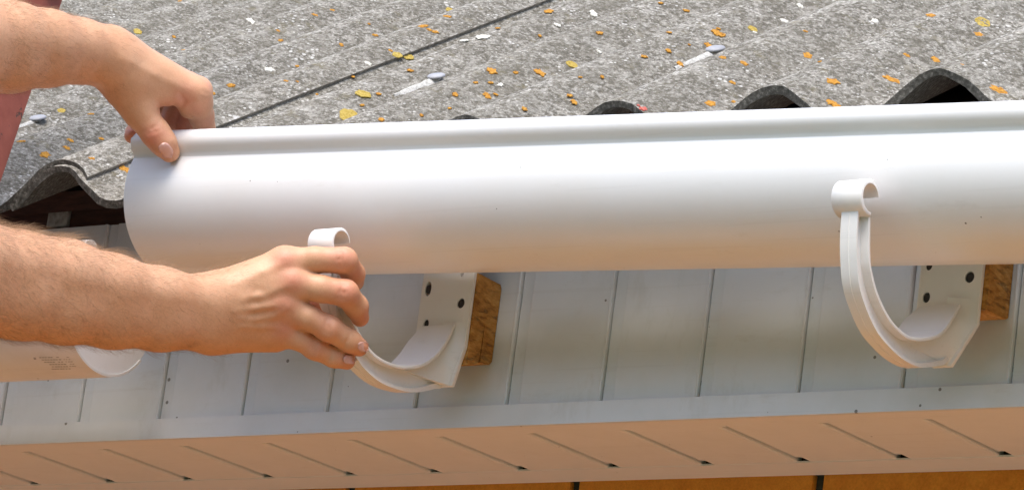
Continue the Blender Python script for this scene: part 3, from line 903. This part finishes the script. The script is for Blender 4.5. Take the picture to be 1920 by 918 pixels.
H = 0.00125
TS = tof(at(650, 560, 0, 0.556))
A_ = lambda u, v, dt: att(u, v, TS + dt)
RED = []      # (point, radius, strength) for warmer skin at joints and tips

# ---- right arm (lower in the photo): forearm, wrist, back of the hand towards the viewer
rf = Field(*(lambda P: (P.min(0) - 0.09, P.max(0) + 0.075))(np.array([A_(-95, 500, -0.215), A_(690, 600, 0.03), A_(640, 470, 0)])), H)
F_ = rf
eR1, eR2 = A_(-260, 430, -0.30), A_(-260, 530, -0.29)
fa = [(-60, 486, -0.185, .0325), (40, 508, -0.152, .0298), (120, 520, -0.130, .0290), (210, 541, -0.106, .0258), (300, 557, -0.080, .0225), (388, 566, -0.056, .0192)]
fb = [(-60, 548, -0.180, .0325), (40, 561, -0.150, .0300), (120, 574, -0.126, .0282), (210, 589, -0.100, .0255), (300, 601, -0.075, .0225), (388, 611, -0.050, .0190)]
F_.cone(eR1, A_(*fa[0][:3]), .018, fa[0][3], 0.02); F_.cone(eR2, A_(*fb[0][:3]), .018, fb[0][3], 0.02)
for L in (fa, fb): F_.chain([A_(*q[:3]) for q in L], [q[3] + .0012 for q in L], 0.010)
# metacarpals
mc = [((392, 560, -.050), (533, 491, -.036), .0175, .0122), ((392, 572, -.052), (549, 530, -.041), .0175, .0120),
      ((392, 592, -.050), (534, 572, -.039), .0175, .0115), ((392, 608, -.046), (532, 616, -.030), .0175, .0108)]
for a, b, ra, rb in mc: F_.cone(A_(*a), A_(*b), ra, rb, 0.016)
F_.cone(A_(405, 625, -.040), A_(515, 633, -.022), .0145, .0120, 0.014)
F_.cone(A_(400, 590, -.030), A_(520, 560, -.014), .0190, .0150, 0.02)       # palm
F_.cone(A_(410, 560, -.030), A_(520, 510, -.014), .0170, .0130, 0.02)
# fingers: built in a field of their own so neighbours do not melt together
fingersR = [
    ([(533, 491, -.036), (590, 487, -.037), (645, 488, -.034), (662, 513, -.014), (664, 527, .000)], [.0120, .0108, .0110, .0098, .0085]),
    ([(549, 530, -.041), (600, 541, -.042), (647, 549, -.038), (668, 574, -.022), (675, 595, -.012)], [.0122, .0112, .0112, .0099, .0078]),
    ([(534, 572, -.039), (575, 594, -.039), (616, 615, -.034), (656, 639, -.023), (673, 650, -.018)], [.0118, .0104, .0108, .0094, .0080]),
    ([(532, 616, -.030), (560, 634, -.030), (590, 652, -.026), (626, 669, -.019), (650, 676, -.015)], [.0110, .0094, .0096, .0085, .0074]),
    ([(430, 560, -.018), (515, 556, .002), (575, 566, .018), (606, 574, .024)], [.0170, .0130, .0112, .0090])]
def add_fingers(F_, fingers, A_, kpalm=0.0075):
    base = F_.F.copy(); res = base.copy()
    for pts, rad in fingers:
        T = np.full_like(base, 1.0)
        P = [A_(*q) for q in pts]
        F_.chain(P, rad, 0.0035, target=T)
        h_ = np.maximum(kpalm - np.abs(base - T), 0) / kpalm
        res = np.minimum(res, np.minimum(base, T) - h_ * h_ * kpalm * 0.25)
    F_.F = res
add_fingers(F_, fingersR, A_, 0.008)
# knuckles, tendons and veins on the back of the hand
tofc = lambda P, d: np.array(P) - ROT[2] * d
for (u, v, dt, r) in ((536, 487, -.036, .0120), (549, 527, -.041, .0120), (533, 568, -.039, .0115), (534, 614, -.030, .0108)):
    P = tofc(A_(u, v, dt), r); F_.bumpat(P, 0.0070, 0.0018); RED.append((P, 0.011, 0.9))
def ridge(pts, amt, w):
    for (a, b) in zip(pts[:-1], pts[1:]):
        F_.groove(tofc(A_(*a), 0.0), tofc(A_(*b), 0.0), w, -amt)
SK = -.0665
def skin_pt(F_, u, v, t0=-0.14, t1=0.02, A_=None):
    A_ = A_ or globals()['A_']
    for t in np.arange(t0, t1, 0.0006):
        P = A_(u, v, t); i = np.round((P - F_.o) / F_.h).astype(int)
        if (i >= 0).all() and (i < F_.n).all() and F_.F[tuple(i)] < 0: return P
    return A_(u, v, t1)
def surf_line(F_, px, amt, w, A_=None, t0=-0.14, t1=0.02):
    P = [skin_pt(F_, u, v, t0, t1, A_) for u, v in px]
    for a, b in zip(P[:-1], P[1:]): F_.groove(a, b, w, amt)
    return P
surf_line(F_, [(455, 560), (485, 554), (510, 548), (535, 538)], -0.0006, 0.0034)
surf_line(F_, [(440, 583), (480, 578), (515, 573)], -0.0007, 0.0030)
surf_line(F_, [(448, 596), (480, 598), (512, 592), (540, 576)], -0.0006, 0.0030)
surf_line(F_, [(450, 612), (490, 612), (520, 614)], -0.0008, 0.003)
surf_line(F_, [(450, 530), (490, 510), (520, 498)], -0.0008, 0.004)
surf_line(F_, [(480, 545), (515, 553), (540, 552)], 0.0008, 0.005)
surf_line(F_, [(470, 567), (505, 563)], 0.0008, 0.003)
surf_line(F_, [(470, 590), (510, 584)], 0.0008, 0.003)
for (u0, v0, u1, v1) in ((612, 596, 607, 622), (617, 598, 612, 625), (622, 601, 618, 627), (589, 641, 584, 660), (594, 643, 589, 663), (655, 626, 646, 651), (622, 655, 617, 678), (641, 532, 636, 560), (647, 534, 643, 562), (634, 470, 634, 500), (641, 471, 641, 500)):
    surf_line(F_, [(u0, v0), ((u0 + u1) / 2, (v0 + v1) / 2), (u1, v1)], 0.0010, 0.0012)
for (u, v, r, s_) in ((548, 525, .012, .8), (532, 567, .010, .6), (534, 612, .012, .7), (645, 480, .016, .8), (650, 545, .015, .8), (618, 612, .013, .5), (592, 650, .012, .5), (672, 510, .012, .7), (684, 596, .012, .7), (684, 654, .009, .7), (655, 674, .010, .7), (592, 572, .02, .9)):
    RED.append((skin_pt(F_, u, v), r, s_))
vR, qR = surface_nets(rf.F, rf.o, H)

# ---- left arm (upper in the photo): palm down, pinching the rim between thumb and fingers
TB = tof(at(300, 255, 1, -0.19))
B_ = lambda u, v, dt: att(u, v, TB + dt)
lf_ = Field(*(lambda P: (P.min(0) - 0.075, P.max(0) + 0.06))(np.array([B_(-75, 70, -0.13), B_(405, 250, 0.06), B_(300, 290, 0.0)])), H)
F_ = lf_
eL = B_(-300, 60, -0.26)
la = [(-60, 66, -0.125, .0330), (20, 72, -0.095, .0310), (90, 80, -0.072, .0275), (150, 88, -0.050, .0238), (200, 98, -0.034, .0220)]
lb = [(-60, 110, -0.118, .0310), (20, 110, -0.088, .0285), (90, 107, -0.062, .0250), (150, 108, -0.038, .0215), (200, 112, -0.020, .0205)]
F_.cone(eL, B_(*la[0][:3]), .018, la[0][3], 0.02); F_.cone(eL, B_(*lb[0][:3]), .018, lb[0][3], 0.02)
for L in (la, lb): F_.chain([B_(*q[:3]) for q in L], [q[3] - .0004 for q in L], 0.010)
mcL = [((205, 100, -.032), (368, 176, -.004), .0195, .0125), ((205, 100, -.022), (371, 170, .018), .0190, .0118),
       ((205, 104, -.012), (352, 160, .038), .0180, .0112), ((205, 108, -.002), (328, 156, .055), .0170, .0105)]
for a, b, ra, rb in mcL: F_.cone(B_(*a), B_(*b), ra, rb, 0.014)
F_.cone(B_(222, 125, -.028), B_(258, 190, -.018), .0215, .0165, 0.016)       # thumb base
F_.cone(B_(258, 148, -.022), B_(318, 172, -.010), .0185, .0120, 0.010)       # web of the thumb
F_.cone(B_(236, 150, -.010), B_(290, 170, .012), .0200, .0150, 0.016)
fingersL = [
    ([(240, 170, -.020), (264, 214, -.017), (292, 250, -.017), (306, 268, -.0165), (318, 285, -.0130)], [.0165, .0138, .0128, .0118, .0092]),
    ([(366, 174, -.004), (374, 196, .006), (377, 216, .018), (387, 250, .030)], [.0122, .0112, .0112, .0092]),
    ([(371, 172, .020), (362, 205, .042), (350, 232, .050), (344, 262, .050)], [.0115, .0105, .0104, .0085]),
    ([(352, 162, .038), (330, 205, .050), (312, 238, .050), (304, 262, .046)], [.0110, .0102, .0100, .0082]),
    ([(328, 158, .055), (296, 205, .060), (272, 236, .050), (253, 249, .036), (247, 255, .028)], [.0105, .0096, .0092, .0082, .0068])]
add_fingers(F_, fingersL, B_, 0.008)
F_.cone(B_(346, 186, -.004), B_(352, 206, .004), .0085, .0075, 0.005)
surf_line(F_, [(338, 178), (346, 190), (340, 203)], 0.0011, 0.0018, B_)
surf_line(F_, [(298, 200), (312, 206), (326, 196)], 0.0008, 0.0025, B_)
for (u0, v0, u1, v1) in ((270, 246, 300, 236), (276, 251, 306, 241), (283, 240, 300, 228), (352, 214, 366, 222), (390, 176, 380, 170), (391, 186, 378, 182)):
    surf_line(F_, [(u0, v0), ((u0 + u1) / 2, (v0 + v1) / 2 + 1), (u1, v1)], 0.0007, 0.0012, B_)
surf_line(F_, [(230, 110), (290, 140), (350, 168)], -0.0007, 0.004, B_)
for (u, v, r, s_) in ((286, 258, .012, 1.0), (300, 252, .010, .6), (318, 285, .010, .5), (345, 185, .014, .8), (372, 205, .016, .6), (395, 160, .010, .5), (390, 230, .014, .7), (310, 195, .012, .5), (335, 225, .02, 1.0), (250, 250, .014, 1.0)):
    RED.append((skin_pt(F_, u, v, -0.08, 0.07, B_), r, s_))
vL, qL = surface_nets(lf_.F, lf_.o, H)

# ---- rest of the body, left of the frame: upper arms, neck, head and trunk
BX, BY = 0.085, -0.80                  # the man stands on the ladder, facing the eave
shR = np.array([BX + 0.185, BY + 0.02, 0.06]); shL = np.array([BX - 0.185, BY + 0.02, 0.06])
elR = (eR1 + eR2) / 2; elL = eL
bf = Field((BX - 0.50, BY - 0.30, -0.75), (BX + 0.62, BY + 0.50, 0.46), 0.008)
bf.cone(shR, elR, .055, .042, 0.03, 0.06); bf.cone(shL, elL, .055, .042, 0.03, 0.06)
bf.cone(elR, A_(-130, 505, -0.22), .046, .042, 0.03, 0.06); bf.cone(elL, B_(-130, 84, -0.16), .045, .039, 0.03, 0.06)
bf.cone(shR, shL, .07, .07, 0.05, 0.08)
bf.cone((BX, BY, 0.08), (BX, BY + 0.02, 0.19), .062, .056, 0.03, 0.06)       # neck
bf.cone((BX - 0.08, BY, 0.0), (BX - 0.07, BY, -0.40), .12, .10, 0.08, 0.1); bf.cone((BX + 0.08, BY, 0.0), (BX + 0.07, BY, -0.40), .12, .10, 0.08, 0.1)
HZ = 0.27
bf.cone((BX, BY + 0.00, HZ + 0.05), (BX, BY + 0.045, HZ - 0.045), .082, .060, 0.04, 0.06)   # skull, jaw
bf.cone((BX, BY - 0.02, HZ + 0.04), (BX, BY + 0.03, HZ + 0.05), .086, .078, 0.03, 0.06)
bf.cone((BX, BY + 0.104, HZ + 0.022), (BX, BY + 0.122, HZ - 0.012), .010, .015, 0.014)      # nose
bf.cone((BX - 0.02, BY + 0.094, HZ - 0.048), (BX + 0.02, BY + 0.094, HZ - 0.048), .010, .010, 0.01)   # lips
bf.cone((BX, BY + 0.085, HZ - 0.085), (BX, BY + 0.088, HZ - 0.082), .022, .022, 0.02)       # chin
for s_ in (-1, 1):
    bf.cone((BX + s_ * 0.083, BY + 0.005, HZ + 0.02), (BX + s_ * 0.086, BY + 0.0, HZ - 0.02), .016, .012, 0.008)   # ears
    bf.bumpat((BX + s_ * 0.032, BY + 0.108, HZ + 0.022), 0.014, -0.010)                      # eye sockets
    bf.cone((BX + s_ * 0.032, BY + 0.082, HZ + 0.020), (BX + s_ * 0.032, BY + 0.083, HZ + 0.020), .012, .012, 0.003)
vB, qB = surface_nets(bf.F, bf.o, 0.008)

person = thing('person', 'man reaching in from the left, bare forearms, fitting the gutter with both hands', 'person', (BX, BY, GZ))
person.location = (0, 0, 0)
V = np.concatenate([vR, vL, vB]); Q = np.concatenate([qR, qL + len(vR), qB + len(vR) + len(vL)])
me = bpy.data.meshes.new('body')
me.from_pydata(V.tolist(), [], Q.tolist()); me.update()
bm = bmesh.new(); bm.from_mesh(me)
for _ in range(2): bmesh.ops.smooth_vert(bm, verts=bm.verts, factor=0.4, use_axis_x=True, use_axis_y=True, use_axis_z=True)
bm.to_mesh(me); bm.free()
me.materials.append(M_SKIN); me.shade_smooth()
V = np.empty(len(me.vertices) * 3); me.vertices.foreach_get('co', V); V = V.reshape(-1, 3)
red = np.zeros(len(V))
for P, r, s_ in RED:
    red = np.maximum(red, s_ * np.exp(-((V - np.array(P)) ** 2).sum(1) / (r * r)))
att_ = me.attributes.new('redness', 'FLOAT', 'POINT'); att_.data.foreach_set('value', red.astype(np.float32))
def along(V, A, B):
    d = np.array(B) - np.array(A); return ((V - A) @ d) / (d @ d)
ht = np.zeros(len(V))
nR, nL = len(vR), len(vL)
tR = along(V[:nR], A_(0, 525, -0.165), A_(388, 588, -0.053)); ht[:nR] = np.clip(1.25 - np.clip(tR, 0, 2) * 0.75, 0, 1)
tL = along(V[nR:nR + nL], B_(0, 88, -0.10), B_(200, 104, -0.03)); ht[nR:nR + nL] = np.clip(1.1 - np.clip(tL, 0, 2) * 0.8, 0, 1) * 0.8
att_ = me.attributes.new('hairtint', 'FLOAT', 'POINT'); att_.data.foreach_set('value', ht.astype(np.float32))
body = bpy.data.objects.new('body', me); COL.objects.link(body); body.parent = person

# finger nails that show
def nail(F_, A_, tip, back, side_w, half_arc=0.9, lift=0.0009, t0=-0.14, t1=0.03):
    """tip/back: pixels of the free edge and the cuticle; side_w: half width in pixels"""
    (u1, v1), (u0, v0) = tip, back
    du, dv = u1 - u0, v1 - v0; L = math.hypot(du, dv); nx, ny = -dv / L, du / L
    vs = []; n, m = 7, 7
    for i in range(n):
        f = i / (n - 1)
        w = side_w * (1 - 0.55 * max(0, (f - 0.72) / 0.28) ** 2) * (1 - 0.35 * max(0, (0.22 - f) / 0.22) ** 2)
        for j in range(m):
            e = (j / (m - 1) - 0.5) * 2
            bulge = (1 - e * e) * 0.14 * L * (1 if f > 0.5 else -0.6) * abs(f - 0.5) * 2
            u = u0 + du * f + nx * w * e + du / L * bulge; v = v0 + dv * f + ny * w * e + dv / L * bulge
            P = skin_pt(F_, u, v, t0, t1, A_)
            vs.append(P - ROT[2] * lift)
    V = np.array(vs).reshape(n, m, 3)
    for _ in range(2):
        V[1:-1, 1:-1] = (V[1:-1, 1:-1] + V[:-2, 1:-1] + V[2:, 1:-1] + V[1:-1, :-2] + V[1:-1, 2:]) / 5
    fs = [(i * m + j, i * m + j + 1, (i + 1) * m + j + 1, (i + 1) * m + j) for i in range(n - 1) for j in range(m - 1)]
    o = put('fingernail', V.reshape(-1, 3), fs, M_NAIL, person, True, 80)
    md = o.modifiers.new('t', 'SOLIDIFY'); md.thickness = 0.0009; md.offset = -1
nail(lf_, B_, (320, 293), (303, 272), 11.5, t0=-0.08, t1=0.05)
nail(rf, A_, (690, 650), (673, 650), 10.0)
nail(rf, A_, (666, 674), (645, 673), 8.5)

# hair on the forearms
def arm_hair(name, V0, Q0, span, axis, count, lmin, lmax, bias, seed, down):
    rng = np.random.default_rng(seed)
    A, B = span; ax = np.array(axis) / np.linalg.norm(axis)
    c = V0[Q0].mean(1); t = along(c, A, B)
    e1 = V0[Q0[:, 1]] - V0[Q0[:, 0]]; e2 = V0[Q0[:, 3]] - V0[Q0[:, 0]]
    nn = np.cross(e1, e2); nn /= np.linalg.norm(nn, axis=1)[:, None] + 1e-12
    mid = A + np.clip(t, 0, 1.3)[:, None] * (B - A)
    sg = np.sign(((c - mid) * nn).sum(1)); nn *= sg[:, None]
    facing = nn @ (-ROT[2])
    w = ((t > -0.15) & (t < 1.12) & (facing > -0.55)).astype(float) * (1.15 - 0.8 * np.clip(t, 0, 1.1))
    w *= bias(nn, t)
    w = np.clip(w, 0, None); w /= w.sum()
    pick = rng.choice(len(c), count, p=w)
    vs, fs = [], []
    for i in pick:
        P = c[i]; n_ = nn[i]
        d = 0.62 * ax + down * np.array([0, 0, -1]) + rng.normal(0, 0.28, 3)
        d = d - n_ * (d @ n_); d /= np.linalg.norm(d) + 1e-9
        L = rng.uniform(lmin, lmax); lift = rng.uniform(0.25, 0.75)
        curl = rng.normal(0, 0.5, 3)
        s_ = np.cross(d, n_); r0 = rng.uniform(0.00005, 0.00008)
        base = len(vs)
        p = P - n_ * 0.0003
        for k in range(4):
            f = k / 3
            rr_ = r0 * (1 - 0.75 * f)
            vs += [p + s_ * rr_, p - s_ * rr_ * 0.5 + n_ * rr_ * 0.87, p - s_ * rr_ * 0.5 - n_ * rr_ * 0.87]
            dd = d * 1.0 + n_ * lift * (1 - 1.5 * f) + curl * 0.35 * f
            p = p + dd / np.linalg.norm(dd) * L / 3
        for k in range(3):
            for j in range(3):
                a = base + k * 3 + j; b = base + k * 3 + (j + 1) % 3
                fs.append((a, b, b + 3, a + 3))
    me = bpy.data.meshes.new(name); me.from_pydata([tuple(v) for v in vs], [], fs); me.update()
    me.materials.append(M_HAIR); me.shade_smooth()
    o = bpy.data.objects.new(name, me); COL.objects.link(o); o.parent = person; o['kind'] = 'stuff'
    return o
UPV = -ROT[1]
arm_hair('arm_hair', vR, qR, (A_(0, 525, -0.165), A_(388, 588, -0.053)), A_(388, 588, -0.053) - A_(0, 525, -0.165), 4200, 0.006, 0.017,
         lambda n, t: 1 + 1.6 * np.clip(n @ UPV, 0, 1) ** 2 + 0.9 * np.clip(-(n @ UPV), 0, 1) ** 2, 1, 0.30)
arm_hair('arm_hair', vR, qR, (A_(0, 525, -0.165), A_(388, 588, -0.053)), A_(388, 588, -0.053) - A_(0, 525, -0.165), 700, 0.010, 0.024,
         lambda n, t: np.clip(n @ UPV - 0.75, 0, 1) * 4, 5, 0.0)
arm_hair('arm_hair', vL, qL, (B_(0, 88, -0.10), B_(200, 104, -0.03)), B_(200, 104, -0.03) - B_(0, 88, -0.10), 1800, 0.005, 0.012,
         lambda n, t: 1 + 0.8 * np.clip(n @ UPV, 0, 1), 2, 0.25)

# clothes and hair of the head (outside the frame)
def coarse(name, prims, mat, h=0.010):
    lo = np.min([np.minimum(a, b) - max(ra, rb) for a, b, ra, rb, k in prims], 0) - 0.05
    hi = np.max([np.maximum(a, b) + max(ra, rb) for a, b, ra, rb, k in prims], 0) + 0.05
    f = Field(lo, hi, h)
    for a, b, ra, rb, k in prims: f.cone(a, b, ra, rb, k, 0.1)
    v, q = surface_nets(f.F, f.o, h)
    me = bpy.data.meshes.new(name); me.from_pydata(v.tolist(), [], q.tolist()); me.update()
    me.materials.append(mat); me.shade_smooth()
    o = bpy.data.objects.new(name, me); COL.objects.link(o); o.parent = person
    return o
ar = np.array
sl = lambda s, e, f: s + (e - s) * f
coarse('shirt', [(shR, shL, .085, .085, .05), (shR, sl(shR, elR, .62), .070, .062, .03), (shL, sl(shL, elL, .62), .070, .062, .03),
                 (ar([BX - .08, BY, 0.0]), ar([BX - .06, BY, -.52]), .135, .115, .08), (ar([BX + .08, BY, 0.0]), ar([BX + .06, BY, -.52]), .135, .115, .08)], M_SHIRT)
ft = GZ + 0.84
coarse('trousers', [(ar([BX - .07, BY, -.50]), ar([BX + .07, BY, -.50]), .115, .115, .05),
                    (ar([BX - .10, BY, -.55]), ar([BX - .11, BY + .06, -1.02]), .092, .068, .04), (ar([BX - .11, BY + .06, -1.02]), ar([BX - .11, BY + .0, ft + .10]), .068, .052, .03),
                    (ar([BX + .08, BY, -.55]), ar([BX + .06, BY + .06, -1.02]), .092, .068, .04), (ar([BX + .06, BY + .06, -1.02]), ar([BX + .05, BY + .0, ft + .10]), .068, .052, .03)], M_TROUSER)
for x in (-.11, .05):
    coarse('shoe', [(ar([BX + x, BY - .05, ft + .055]), ar([BX + x, BY + .13, ft + .040]), .045, .036, .03), (ar([BX + x, BY - .02, ft + .09]), ar([BX + x, BY - .02, ft + .06]), .045, .042, .03)], M_SHOE)
coarse('head_hair', [(ar([BX, BY - 0.030, HZ + 0.055]), ar([BX, BY + 0.020, HZ + 0.070]), .093, .082, .02), (ar([BX, BY - 0.045, HZ + 0.02]), ar([BX, BY - 0.05, HZ - 0.02]), .070, .055, .02)], M_SCALP, 0.006)

bpy.context.view_layer.update()
